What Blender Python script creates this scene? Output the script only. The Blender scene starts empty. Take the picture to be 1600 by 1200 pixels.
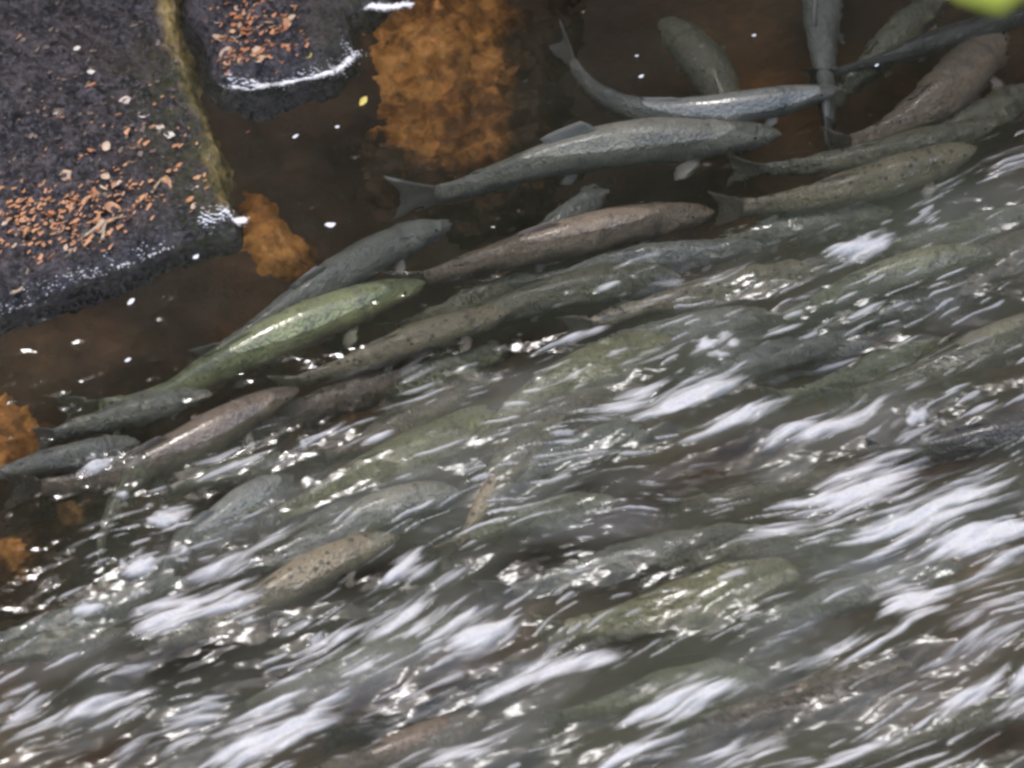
import bpy, math, random
import numpy as np
from mathutils import Vector
random.seed(7); rng = np.random.default_rng(7)
R = math.radians
sc = bpy.context.scene
C = sc.collection

# ------------------------------------------------------------------ camera
PITCH, DIST, VIEW_W = R(48), 9.0, 1.65
cam_d = bpy.data.cameras.new('camera'); cam = bpy.data.objects.new('camera', cam_d); C.objects.link(cam)
CAM = Vector((0, -DIST*math.cos(PITCH), DIST*math.sin(PITCH)))
cam.location = CAM; cam.rotation_euler = (R(90)-PITCH, 0, 0)
cam_d.sensor_width = 36; cam_d.lens = 36*DIST/VIEW_W
cam_d.clip_start = 0.1; cam_d.clip_end = 200
cam_d.dof.use_dof = True; cam_d.dof.focus_distance = 9.25; cam_d.dof.aperture_fstop = 3.4
sc.camera = cam
# ------------------------------------------------------------------ world, sun, exposure
SUN_EL, SUN_AZ = R(74), R(-12)
wd = bpy.data.worlds.new('World'); sc.world = wd; wd.use_nodes = True
wn = wd.node_tree; sky = wn.nodes.new('ShaderNodeTexSky'); sky.sky_type = 'NISHITA'
sky.sun_disc = False; sky.sun_elevation = SUN_EL; sky.sun_rotation = SUN_AZ
sky.air_density = 1.0; sky.dust_density = 4.0; sky.ozone_density = 1.0
wn.links.new(sky.outputs[0], wn.nodes['Background'].inputs[0]); wn.nodes['Background'].inputs[1].default_value = 0.15
sl = bpy.data.lights.new('sun', 'SUN'); sl.energy = .8; sl.angle = R(10); sl.color = (1, .985, .99)
so = bpy.data.objects.new('sun', sl); C.objects.link(so)
sdir = Vector((math.sin(SUN_AZ)*math.cos(SUN_EL), math.cos(SUN_AZ)*math.cos(SUN_EL), math.sin(SUN_EL)))
so.rotation_euler = sdir.to_track_quat('Z', 'Y').to_euler(); so.location = sdir*20
vs = sc.view_settings; vs.view_transform = 'Standard'; vs.look = 'None'; vs.gamma = 1; vs.exposure = 1.15
vs.use_curve_mapping = False
sc.cycles.filter_width = 3.0

# ------------------------------------------------------------------ helpers
PX = VIEW_W/1600
FWD = Vector((0, math.cos(PITCH), -math.sin(PITCH))); UPV = Vector((0, math.sin(PITCH), math.cos(PITCH)))
def at(px, py, z=0.0, dist=None):
    """photo pixel -> the place on level z (below the surface the line of sight bends as in water)"""
    d = (FWD + Vector((1, 0, 0))*((px-800)*PX/DIST) + UPV*((600-py)*PX/DIST)).normalized()
    if dist is not None: return CAM + d*dist
    if z >= 0: return CAM + d*((z-CAM.z)/d.z)
    p = CAM + d*(-CAM.z/d.z)
    n = 1/1.333; ci = -d.z; ct = math.sqrt(1-n*n*(1-ci*ci))
    r = Vector((d.x*n, d.y*n, -ct))
    return p + r*(z/r.z)
PERM = rng.permutation(256)
ANG = rng.uniform(0, 2*np.pi, 256); GX, GY = np.cos(ANG), np.sin(ANG)
def noise(x, y, s=0):
    x = np.asarray(x, float)+s*17.31; y = np.asarray(y, float)+s*9.73
    xi = np.floor(x).astype(int); yi = np.floor(y).astype(int); fx = x-xi; fy = y-yi
    u = fx*fx*fx*(fx*(fx*6-15)+10); v = fy*fy*fy*(fy*(fy*6-15)+10)
    def g(ix, iy, dx, dy):
        h = PERM[(PERM[ix & 255]+iy) & 255]; return GX[h]*dx+GY[h]*dy
    a = g(xi, yi, fx, fy); b = g(xi+1, yi, fx-1, fy); c = g(xi, yi+1, fx, fy-1); d = g(xi+1, yi+1, fx-1, fy-1)
    return ((a*(1-u)+b*u)*(1-v)+(c*(1-u)+d*u)*v)*1.5
def fbm(x, y, o=4, s=0):
    r = 0; a = 1; f = 1
    for k in range(o): r = r+a*noise(x*f, y*f, s+k*3.1); a *= .5; f *= 2.03
    return r
def sstep(a, b, x):
    t = np.clip((x-a)/(b-a), 0, 1); return t*t*(3-2*t)

def mesh(name, v, f, mat=None, parent=None, smooth=True, loc=None, attrs=None):
    me = bpy.data.meshes.new(name)
    v = np.asarray(v, np.float32)
    if isinstance(f, np.ndarray):
        n, k = f.shape
        me.vertices.add(len(v)); me.vertices.foreach_set('co', v.ravel())
        me.loops.add(n*k); me.loops.foreach_set('vertex_index', f.astype(np.int32).ravel())
        me.polygons.add(n); me.polygons.foreach_set('loop_start', np.arange(0, n*k, k, dtype=np.int32))
        me.update(calc_edges=True); me.validate()
    else:
        me.from_pydata(v.tolist(), [], f); me.update()
    if smooth: me.polygons.foreach_set('use_smooth', np.ones(len(me.polygons), bool))
    for k, a in (attrs or {}).items():
        at_ = me.attributes.new(k, 'FLOAT', 'POINT'); at_.data.foreach_set('value', np.asarray(a, np.float32))
    if mat: me.materials.append(mat)
    o = bpy.data.objects.new(name, me); C.objects.link(o)
    if parent: o.parent = parent
    if loc is not None: o.location = loc
    return o
def tag(o, label=None, cat=None, group=None, kind=None):
    if label: o['label'] = label
    if cat: o['category'] = cat
    if group: o['group'] = group
    if kind: o['kind'] = kind
    return o
def grid_faces(nu, nv):
    i = np.arange(nu*nv).reshape(nv, nu)
    return np.stack([i[:-1, :-1], i[:-1, 1:], i[1:, 1:], i[1:, :-1]], -1).reshape(-1, 4)

class NT:
    def __init__(s, name):
        s.m = bpy.data.materials.new(name); s.m.use_nodes = True; s.t = s.m.node_tree; s.t.nodes.clear()
        s.out = s.n('OutputMaterial')
    def n(s, k, **p):
        nd = s.t.nodes.new('ShaderNode'+k)
        for a, b in p.items(): setattr(nd, a, b)
        return nd
    def l(s, a, b): s.t.links.new(a, b)
    def put(s, sock, v):
        if hasattr(v, 'links') or isinstance(v, bpy.types.NodeSocket): s.l(v, sock)
        elif isinstance(v, (tuple, list)) and len(v) == 3 and sock.type == 'RGBA': sock.default_value = (*v, 1)
        else: sock.default_value = v
    def attr(s, name): return s.n('Attribute', attribute_name=name).outputs['Fac']
    def obj(s): return s.n('TexCoord').outputs['Object']
    def noise(s, scale, detail=4, rough=.55, vec=None, dist=0):
        nd = s.n('TexNoise'); nd.inputs['Scale'].default_value = scale; nd.inputs['Detail'].default_value = detail
        nd.inputs['Roughness'].default_value = rough; nd.inputs['Distortion'].default_value = dist
        s.l(vec if vec else s.obj(), nd.inputs['Vector']); return nd.outputs['Fac']
    def ramp(s, fac, stops):
        nd = s.n('ValToRGB'); e = nd.color_ramp.elements
        while len(e) < len(stops): e.new(.5)
        for k, (p, c) in enumerate(stops): e[k].position = p; e[k].color = (*c, 1) if len(c) == 3 else c
        s.l(fac, nd.inputs[0]); return nd.outputs[0]
    def rng(s, x, a, b, c=0, d=1):
        nd = s.n('MapRange'); nd.interpolation_type = 'SMOOTHSTEP'
        for k, v in zip((1, 2, 3, 4), (a, b, c, d)): nd.inputs[k].default_value = v
        s.l(x, nd.inputs[0]); return nd.outputs[0]
    def mix(s, f, a, b):
        nd = s.n('Mix', data_type='RGBA'); s.put(nd.inputs[0], f); s.put(nd.inputs[6], a); s.put(nd.inputs[7], b); return nd.outputs[2]
    def math(s, op, a, b=0.0):
        nd = s.n('Math', operation=op); s.put(nd.inputs[0], a); s.put(nd.inputs[1], b); return nd.outputs[0]
    def bump(s, h, strength, dist):
        nd = s.n('Bump'); nd.inputs['Strength'].default_value = strength; nd.inputs['Distance'].default_value = dist
        s.l(h, nd.inputs['Height']); return nd.outputs[0]
    def pbr(s, col, rough=.6, spec=.5, normal=None, coat=0, sss=0, coatn=None):
        b = s.n('BsdfPrincipled'); s.put(b.inputs['Base Color'], col); s.put(b.inputs['Roughness'], rough)
        b.inputs['Specular IOR Level'].default_value = spec; b.inputs['Coat Weight'].default_value = coat; b.inputs['Coat Roughness'].default_value = .08
        if sss: b.inputs['Subsurface Weight'].default_value = sss; b.inputs['Subsurface Scale'].default_value = .01
        if normal is not None: s.l(normal, b.inputs['Normal'])
        if coatn is not None: s.l(coatn, b.inputs['Coat Normal'])
        return b
    def done(s, sh): s.l(sh.outputs[0] if hasattr(sh, 'outputs') else sh, s.out.inputs[0]); return s.m

# ------------------------------------------------------------------ materials of the setting
def mat_water():
    m = NT('stream_water')
    mp = m.n('Mapping'); mp.inputs['Rotation'].default_value = (0, 0, R(-28)); mp.inputs['Scale'].default_value = (1, 2.6, 1)
    m.l(m.obj(), mp.inputs[0]); v = mp.outputs[0]
    nb = m.noise(24, 2, .5, v)
    bp = m.bump(m.math('MULTIPLY', nb, m.attr('rough')), .32, .006)
    gl = m.n('BsdfGlass'); gl.inputs['IOR'].default_value = 1.333; m.l(m.rng(m.attr('rough'), .40, 1.0, .03, .15), gl.inputs['Roughness'])
    gl.inputs['Color'].default_value = (.96, .97, .98, 1); m.l(bp, gl.inputs['Normal'])
    df = m.n('BsdfDiffuse'); df.inputs[0].default_value = (.86, .85, .85, 1); m.l(bp, df.inputs['Normal'])
    tr = m.n('BsdfTranslucent'); tr.inputs[0].default_value = (.82, .82, .81, 1); m.l(bp, tr.inputs['Normal'])
    fm = m.n('MixShader'); fm.inputs[0].default_value = .3; m.l(df.outputs[0], fm.inputs[1]); m.l(tr.outputs[0], fm.inputs[2])
    fo = m.attr('foam'); br = m.noise(160, 3, .6, v)
    f2 = m.math('MULTIPLY', fo, m.rng(br, .25, .6, .8, 1.06))
    f2n = m.n('Clamp'); m.l(f2, f2n.inputs[0])
    sd = m.n('BsdfDiffuse'); sd.inputs[0].default_value = (.225, .255, .17, 1); m.l(bp, sd.inputs['Normal'])
    st_ = m.n('BsdfTranslucent'); st_.inputs[0].default_value = (.225, .255, .17, 1)
    sm_ = m.n('MixShader'); sm_.inputs[0].default_value = .4; m.l(sd.outputs[0], sm_.inputs[1]); m.l(st_.outputs[0], sm_.inputs[2])
    wm = m.n('MixShader'); m.l(m.attr('silt'), wm.inputs[0]); m.l(gl.outputs[0], wm.inputs[1]); m.l(sm_.outputs[0], wm.inputs[2])
    mx = m.n('MixShader'); m.l(f2n.outputs[0], mx.inputs[0]); m.l(wm.outputs[0], mx.inputs[1]); m.l(fm.outputs[0], mx.inputs[2])
    return m.done(mx)
def mat_bed():
    m = NT('stream_bed'); n = m.noise(3.2, 5, .6); n2 = m.noise(30, 5, .65)
    c = m.ramp(n, [(.3, (.015, .0075, .0045)), (.48, (.040, .019, .009)), (.62, (.085, .041, .015)), (.75, (.16, .065, .016))])
    c = m.mix(m.rng(n2, .4, .7, 0, .5), c, (.03, .024, .013))
    return m.done(m.pbr(c, .8, .3, m.bump(n2, .6, .01)))
def mat_amber():
    m = NT('amber_stone'); n = m.noise(6.5, 6, .66, dist=.8); n2 = m.noise(42, 5, .6)
    c = m.ramp(n, [(.30, (.05, .020, .007)), (.43, (.20, .078, .016)), (.56, (.44, .19, .042)), (.72, (.62, .35, .13))])
    c = m.mix(m.rng(n2, .36, .52, .55, 0), c, (.07, .032, .010))
    c = m.mix(m.rng(m.math('ADD', m.attr('clear'), m.math('MULTIPLY', m.math('SUBTRACT', n, .5), .9)), .2, .8, 1, 0), c, (.045, .024, .010))  # amber turns to bed brown towards the rim
    return m.done(m.pbr(c, .75, .3, m.bump(n2, .7, .012)))
def mat_rock():
    m = NT('dark_wet_rock'); n = m.noise(26, 6, .7); n2 = m.noise(120, 4, .7); n3 = m.noise(6, 4, .6)
    c = m.ramp(n, [(.34, (.011, .009, .0085)), (.5, (.042, .034, .033)), (.64, (.13, .106, .104))])
    c = m.mix(m.rng(n2, .50, .62, 0, .75), c, (.15, .13, .145))
    c = m.mix(m.rng(m.noise(60, 3, .6), .46, .36, 0, .85), c, (.006, .005, .005))
    c = m.mix(m.rng(n3, .52, .72, 0, .45), c, (.05, .03, .016))
    c = m.mix(m.math('MULTIPLY', m.attr('wet'), m.rng(m.noise(70, 4, .7), .42, .62, 0, .7)), c, (.17, .155, .175))  # pale lavender sky sheen painted into the colour of the wet rim
    mo = m.math('MULTIPLY', m.attr('moss'), m.rng(m.noise(45, 5, .7), .30, .48))
    c = m.mix(mo, c, m.ramp(m.noise(34, 4, .6), [(.35, (.28, .17, .05)), (.5, (.50, .36, .12)), (.65, (.66, .50, .28))]))
    gr = m.math('MULTIPLY', m.attr('green'), m.rng(m.noise(40, 5, .7), .38, .62))
    c = m.mix(gr, c, (.07, .075, .02))
    rg = m.mix(m.attr('wet'), (.7, .7, .7), (.16, .16, .16))
    h = m.math('ADD', n, m.math('MULTIPLY', n2, .5))
    return m.done(m.pbr(c, rg, .5, m.bump(h, 1.0, .022)))
def mat_froth():
    m = NT('froth'); b = m.pbr((.90, .86, .84), .5, .4); return m.done(b)
M_WATER, M_BED, M_AMBER, M_ROCK, M_FROTH = mat_water(), mat_bed(), mat_amber(), mat_rock(), mat_froth()

# ------------------------------------------------------------------ the setting: stream bed, water
def axis(lo, hi, step, far):
    a = np.arange(lo, hi+step/2, step); out = []; s = step; x = hi
    while x < far: s *= 1.35; x += s; out.append(x)
    out2 = []; s = step; x = lo
    while x > -far: s *= 1.35; x -= s; out2.append(x)
    return np.array(out2[::-1]+list(a)+out)
def image_xy(X, Y, Z=0.0):
    """where a point of the level water lies in the photograph's frame (to place calm and foaming stretches)"""
    dx, dy, dz = X-CAM.x, Y-CAM.y, Z-CAM.z
    f = dy*FWD.y+dz*FWD.z; u = dy*UPV.y+dz*UPV.z
    return 800+dx/f*DIST/PX, 600-u/f*DIST/PX
def poly_dist(X, Y, P):
    """signed distance, positive inside"""
    d = np.full(X.shape, 1e9); ins = np.zeros(X.shape, bool)
    for k in range(len(P)):
        ax, ay = P[k]; bx, by = P[(k+1) % len(P)]; ex, ey = bx-ax, by-ay
        t = np.clip(((X-ax)*ex+(Y-ay)*ey)/(ex*ex+ey*ey+1e-12), 0, 1)
        d = np.minimum(d, np.hypot(X-ax-t*ex, Y-ay-t*ey))
        c = ((ay > Y) != (by > Y)) & (X < (bx-ax)*(Y-ay)/(by-ay+1e-12)+ax); ins ^= c
    return np.where(ins, d, -d)
xs = axis(-1.6, 1.6, .016, 14); ys = axis(-1.6, 1.6, .016, 14)
X, Y = np.meshgrid(xs, ys)
Z = -.25+.035*fbm(X*2.2, Y*2.2, 4, 2)+.012*noise(X*11, Y*11, 5)
SHELF = [tuple(at(a, b, 0))[:2] for a, b in [(-420,-420),(720,-420),(640,-20),(585,60),(560,130),(400,165),(430,330),(400,400),(260,440),(100,500),(0,540),(-420,700)]]
Z = np.maximum(Z, -.06-.19*sstep(.06, -.30, poly_dist(X, Y, SHELF)+.05*fbm(X*6, Y*6, 3, 8))+.02*fbm(X*7, Y*7, 4, 4))
mesh('stream_bed', np.stack([X, Y, Z], -1).reshape(-1, 3), grid_faces(len(xs), len(ys)), M_BED)['kind'] = 'structure'

TH = R(28); CU, SU = math.cos(TH), math.sin(TH)
# foam patches, with wet highlights and sky streaks painted in as white: photo x, y, half length along the current, half width, strength
FOAM_GLINT = [(1560,265,60,22,.95),(1500,285,60,14,.7),(1440,310,60,12,.6),(1340,390,50,20,.8),(1240,150,2,2,.1),(1450,335,50,9,.6),(1010,405,50,6,.7),(1230,470,60,10,.7),(1130,425,50,8,.6),(1335,772,110,36,1.3),(1265,800,80,28,1.05),(1450,805,110,38,1.3),(1545,840,90,38,1.2),(1425,930,50,32,1.35),(1230,870,80,26,.55),(1290,905,60,20,.5),
 (1075,625,80,24,1.35),(985,622,60,18,1.1),(1180,655,110,24,.85),(1310,655,110,26,.9),(1430,668,60,20,.85),(1500,640,50,16,.6),
 (745,1000,75,34,1.25),(860,1045,90,30,1.2),(920,1060,60,22,.8),(630,965,110,34,.95),(640,885,40,24,1.0),(560,985,90,26,.75),(480,1040,90,16,.6),
 (345,885,70,20,1.0),(270,960,90,30,.85),(360,940,90,24,.75),(440,985,40,14,.9),
 (430,1140,120,32,1.0),(300,1120,60,24,1.0),(250,1160,80,22,.9),(130,1085,110,30,.75),(50,1110,80,36,.8),(170,1110,70,16,.9),(130,1045,50,16,.8),(370,1185,120,22,.7),
 (1060,1105,90,36,1.0),(1010,1165,100,26,.8),(740,1165,110,24,.7),(640,1190,90,20,.5),(1120,1170,90,24,.7),(1330,1010,110,20,.7),(1470,1010,110,34,.65),(1560,1060,90,36,.8),(1590,1000,60,40,.7),
 (1420,1080,70,18,.5),(1500,1150,70,20,.5),(1310,1180,90,20,.6),(1200,1160,60,18,.5),(1210,1000,80,18,.5),(1580,1110,60,18,.8),
 (262,805,34,18,1.1),(222,880,30,18,1.0),(160,720,40,14,.9),(205,722,20,10,.8),(152,828,20,12,.7),(140,945,26,14,.9),(250,870,34,12,.7),
 (890,530,60,9,.9),(1110,545,66,34,.7),(1345,385,42,16,.7),(1285,428,70,10,.8),(1555,275,55,24,.65),(1530,250,40,12,.5),(1175,465,60,10,.5),(1030,545,60,12,.6),
 (500,690,50,8,.8),(590,693,26,7,.9),(870,475,40,10,.4),(945,450,22,7,.9),(1200,730,60,14,.35),(900,730,120,40,.30),(960,820,120,40,.32),(1100,760,100,30,.3),
 (560,800,80,18,.5),(430,850,90,16,.6),(700,910,60,16,.6),(1400,870,80,24,.5),(1560,930,80,30,.5),(1150,1040,90,30,.35),(480,1090,60,10,.5),(1500,720,50,9,.35)]
def turbulence(px, py):
    line = np.interp(px, [-400, 0, 130, 330, 520, 760, 1000, 1250, 1600, 2000], [1010, 890, 720, 570, 490, 400, 320, 225, 90, 0])
    return sstep(-60, 340, py-line)
def water_height(X, Y):
    px, py = image_xy(X, Y); T = turbulence(px, py)
    U = X*CU+Y*SU; V = -X*SU+Y*CU
    wob = .03*noise(U*4, V*4, 11)
    amp = .1+.9*T
    h = amp*(.020*noise(U*3.2, V*6+wob*6, 1)+.011*noise(U*6, V*14+wob*20, 2)+.0040*noise(U*13, V*34, 3)+.0007*noise(U*36, V*85, 4))
    h += (.0022*noise(U*24, V*36, 7)+.0007*noise(U*60, V*100, 8))*(1-.7*T)*(.8+.2*sstep(0, .12, T))
    return h, T, px, py, U, V
SPLASH = [(255,805,36,1.15),(218,882,32,1.15),(150,722,26,1.0),(205,720,16,1.0),(155,828,20,.9),(140,945,22,.9),(190,770,14,.9),(170,880,16,.8),(480,692,24,.9),(1120,540,52,.85),(1345,385,40,.6),(100,630,26,.5),(1440,660,40,.9),(75,900,24,.6),(285,870,26,.8)]
HOLLOW = [(690,1095,150,34),(1280,1085,170,36),(1270,565,120,40),(1500,715,110,34),(1130,715,140,34),(300,1025,130,30),(800,545,90,24),(830,880,90,26),(560,905,60,24),(990,985,110,30),(1490,555,120,40),(900,770,90,28),(1090,880,150,50),(560,640,90,30),(640,560,100,30),(1560,1170,60,26),(160,1180,80,20),(1180,1110,80,20),(350,775,50,24)]
def wob_(U, V): return 1.2*noise(U*5, V*9, 24)
def foam_glint(T, px, py, U, V):
    F = np.zeros_like(px)
    for (cx, cy, ln, wd_, s) in FOAM_GLINT:
        ca, sa = math.cos(R(21)), -math.sin(R(21))
        ln *= 1.15; wd_ *= 1.2; a = (px-cx)*ca+(py-cy)*sa; b = -(px-cx)*sa+(py-cy)*ca
        F = np.maximum(F, s*np.exp(-((a/ln)**2+(b/wd_)**2)*.9))
    V = V+.30*np.exp(-((px-1000)/330)**2-((py-780)/170)**2)*(U-.1)+.045*noise(U*2.0, V*2.4, 61)+.012*noise(U*7, V*9, 62)
    st = .5+.62*noise(U*4.5, V*40+wob_(U, V), 21)+.34*noise(U*9, V*95, 22)+.2*noise(U*24, V*210, 23)
    HOL = np.ones_like(px)
    for (cx, cy, ln, wd_) in HOLLOW:
        a = (px-cx)*ca+(py-cy)*sa; b = -(px-cx)*sa+(py-cy)*ca; HOL *= 1-.85*np.exp(-((a/ln)**2+(b/wd_)**2))
    dash = sstep(.60, .82, noise(U*8.5, V*75, 31)+.40*noise(U*3, V*6, 32))*sstep(.25, .8, T)  # ripple glints painted as white dashes into the foam mask
    dash2 = sstep(.58, .72, noise(U*13, V*140, 33)+.34*noise(U*3, V*5, 34))*sstep(.15, .7, T)
    body = sstep(.38, 1.22, F*.90+(st-.5)*1.15*np.clip(F*2.2, 0, 1))
    for (cx, cy, rr, s_) in SPLASH:
        g = s_*np.exp(-(((px-cx)/rr)**2+((py-cy)/(rr*.75))**2))
        body = np.maximum(body, .9*sstep(.40, 1.0, g*(.45+.75*st+.8*noise(px*.03+py*.012, py*.05, 71)+.5*noise(px*.07, py*.10, 72))))
    milk = (.015+.12*np.clip(fbm(U*3, V*8, 3, 41), 0, 1))*sstep(.3, 1, T)
    return np.clip(np.maximum(np.maximum(body*.80, np.maximum(dash*.6, dash2*.45)*(.25+.75*HOL)), milk*HOL), 0, 1), HOL
xs = axis(-.93, .93, .0023, 14); ys = axis(-.90, .92, .0023, 14)
X, Y = np.meshgrid(xs, ys); h, T, px, py, U, V = water_height(X, Y); fo, hol = foam_glint(T, px, py, U, V)
silt = np.clip((.07+.20*sstep(.10, .85, T)*(.5+.5*sstep(350, 900, px)))*(.75+.45*fbm(U*2.5, V*6, 3, 44))*(.15+.85*hol), 0, .6)
spl = sum(np.exp(-(((px-a)/r_)**2+((py-b)/(r_*.75))**2)) for a, b, r_, q_ in SPLASH)
h = h+.006*fo*(1+noise(U*30, V*60, 51))+.002*spl*fo*(.6+noise(X*30, Y*30, 52))+.003*np.clip(spl, 0, 1)*noise(X*60, Y*60, 53)
w = mesh('stream_water', np.stack([X, Y, h], -1).reshape(-1, 3), grid_faces(len(xs), len(ys)), M_WATER, attrs={'foam': fo.ravel(), 'silt': silt.ravel(), 'rough': (.30+.70*T*(.6+.4*sstep(400, 900, px))).ravel()})
w['kind'] = 'structure'

# ------------------------------------------------------------------ rocks
def rock(name, label, outline, zref, top, base, mat, step=.004, edge=.035, rough=.005, extra=None, seed=0, wob=.012, rim_fade=.10):
    P = [(p.x, p.y) for p in (at(a, b, zref) for a, b in outline)]
    ax = np.array(P); cx, cy = ax.mean(0)
    x0, y0 = ax.min(0)-.06; x1, y1 = ax.max(0)+.06
    xs = np.arange(x0, x1, step); ys = np.arange(y0, y1, step); X, Y = np.meshgrid(xs, ys)
    d = poly_dist(X, Y, P)+wob*fbm(X*9, Y*9, 4, seed)+.3*wob*noise(X*60, Y*60, seed+2)
    s = np.clip((d+edge*.5)/(edge*1.5), 0, 1); s = np.sqrt(np.clip(1-(1-s)**2, 0, 1))
    zt = top(X, Y, d)+rough*2.4*fbm(X*32, Y*32, 5, seed+5)+rough*.8*np.abs(noise(X*85, Y*85, seed+8))
    Z = base+(zt-base)*s
    px, py = image_xy(X, Y, Z)
    at_ = extra(X, Y, d, px, py) if extra else {'clear': sstep(-.02, rim_fade, d)}
    keep = (d > -edge*.9)
    f = grid_faces(len(xs), len(ys)); f = f[keep.ravel()[f].all(1)]
    used = np.unique(f); mp = np.full(X.size, -1); mp[used] = np.arange(len(used))
    v = np.stack([X-cx, Y-cy, Z], -1).reshape(-1, 3)[used]
    o = mesh(name, v, mp[f], mat, loc=(cx, cy, 0), attrs={k: a.ravel()[used] for k, a in at_.items()})
    tag(o, label, 'rock'); o['surf'] = 0
    def zat(x, y):
        i = int(np.clip((x-x0)/step, 0, len(xs)-1)); j = int(np.clip((y-y0)/step, 0, len(ys)-1)); return float(Z[j, i])
    del o['surf']
    return o, zat
OUT_A = [(-420,-420),(268,-420),(282,-60),(296,30),(328,130),(358,225),(388,318),(382,350),(330,362),(250,392),(150,428),(60,463),(0,493),(-420,640)]
def ext_a(X, Y, d, px, py):
    e = np.interp(py, [-100, 0, 130, 225, 320, 360], [278, 288, 325, 358, 388, 384])-px
    moss = sstep(.058, .028, d+.010*noise(X*30, Y*30, 66))*sstep(130, 70, e)*sstep(345, 300, py)
    green = sstep(190, 30, e)*sstep(20, 140, py)*.8
    return {'moss': moss, 'green': green, 'wet': sstep(.07, .0, d)*.9}
rockA, zA = rock('boulder', 'big dark wet boulder at left with yellow mossy ridge and fallen leaves', OUT_A, .03,
    lambda X, Y, d: .018+.10*sstep(0, .5, d)+.02*sstep(0, .05, d), -.32, M_ROCK, extra=ext_a, seed=60, edge=.055)
OUT_B = [(258,-420),(276,20),(312,100),(342,130),(400,132),(470,120),(530,103),(562,72),(566,40),(556,8),(600,-2),(660,-60),(700,-420)]
rockB, zB = rock('boulder', 'smaller dark boulder at top beyond the mossy ridge, strewn with orange leaves', OUT_B, .03,
    lambda X, Y, d: .02+.08*sstep(0, .4, d)+.015*sstep(0, .05, d), -.32, M_ROCK,
    extra=lambda X, Y, d, px, py: {'moss': np.zeros_like(d), 'green': sstep(440, 560, px)*.6, 'wet': sstep(.08, 0, d)*.9}, seed=75, edge=.05)
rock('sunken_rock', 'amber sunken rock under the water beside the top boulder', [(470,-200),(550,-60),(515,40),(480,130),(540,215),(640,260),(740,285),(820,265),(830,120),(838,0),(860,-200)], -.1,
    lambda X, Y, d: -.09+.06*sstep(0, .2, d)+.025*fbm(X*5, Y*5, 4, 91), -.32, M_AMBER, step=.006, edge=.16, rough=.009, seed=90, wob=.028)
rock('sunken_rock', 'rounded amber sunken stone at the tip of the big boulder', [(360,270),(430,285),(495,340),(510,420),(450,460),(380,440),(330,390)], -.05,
    lambda X, Y, d: -.06+.045*sstep(0, .06, d), -.32, M_AMBER, step=.006, edge=.11, rough=.006, seed=99, wob=.02, rim_fade=.05)
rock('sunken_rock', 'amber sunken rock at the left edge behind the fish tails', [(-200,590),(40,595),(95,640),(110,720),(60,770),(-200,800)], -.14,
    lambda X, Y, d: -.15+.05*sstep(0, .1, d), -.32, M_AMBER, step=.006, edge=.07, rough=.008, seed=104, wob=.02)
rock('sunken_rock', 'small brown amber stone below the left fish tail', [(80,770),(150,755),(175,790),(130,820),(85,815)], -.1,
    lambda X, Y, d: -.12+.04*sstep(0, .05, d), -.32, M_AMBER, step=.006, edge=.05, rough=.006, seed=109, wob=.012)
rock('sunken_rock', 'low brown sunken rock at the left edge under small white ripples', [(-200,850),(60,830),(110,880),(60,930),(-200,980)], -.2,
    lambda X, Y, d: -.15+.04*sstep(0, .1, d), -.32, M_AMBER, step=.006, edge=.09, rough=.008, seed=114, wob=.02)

# ------------------------------------------------------------------ wooded far bank, mirrored in the water
m = NT('forest_floor'); n_ = m.noise(2, 5, .6); M_FLOOR = m.done(m.pbr(m.ramp(n_, [(.35, (.02, .016, .01)), (.65, (.05, .045, .02))]), .9, .2))
m = NT('forest_leaves'); rn = m.noise(1.3, 3, .6); M_WOOD = m.done(m.pbr(m.ramp(rn, [(.35, (.03, .045, .018)), (.65, (.08, .10, .035))]), .6, .3))
xs = np.arange(-20, 20.1, .5); ys = np.arange(2.2, 16, .4); X, Y = np.meshgrid(xs, ys)
mesh('wooded_bank', np.stack([X, Y, -.6+(Y-2.2)*.9+.3*fbm(X*.6, Y*.6, 4, 201)], -1).reshape(-1, 3), grid_faces(len(xs), len(ys)), M_FLOOR)['kind'] = 'structure'
N = 16000; q = np.stack([rng.uniform(-16, 16, N), rng.uniform(2.9, 9, N), rng.uniform(0, 1, N)], -1); q[:, 2] = (q[:, 1]-2.2)*.9+q[:, 2]**1.1*(8.2+1.8*noise(q[:, 0]*.5, q[:, 1]*.5, 210))
a1 = rng.normal(0, 1, (N, 3)); a1 /= np.linalg.norm(a1, axis=1)[:, None]; a2 = np.cross(a1, rng.normal(0, 1, (N, 3))); a2 /= np.linalg.norm(a2, axis=1)[:, None]
sz = rng.uniform(.10, .26, (N, 1)); wv = np.stack([q-a1*sz*1.5, q-a2*sz, q+a1*sz*1.5, q+a2*sz], 1).reshape(-1, 3)
tag(mesh('wood', wv, np.arange(N*4).reshape(-1, 4), M_WOOD, smooth=False), 'dark green wood on the far bank, mirrored in the stream', 'wood', kind='stuff')

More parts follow.
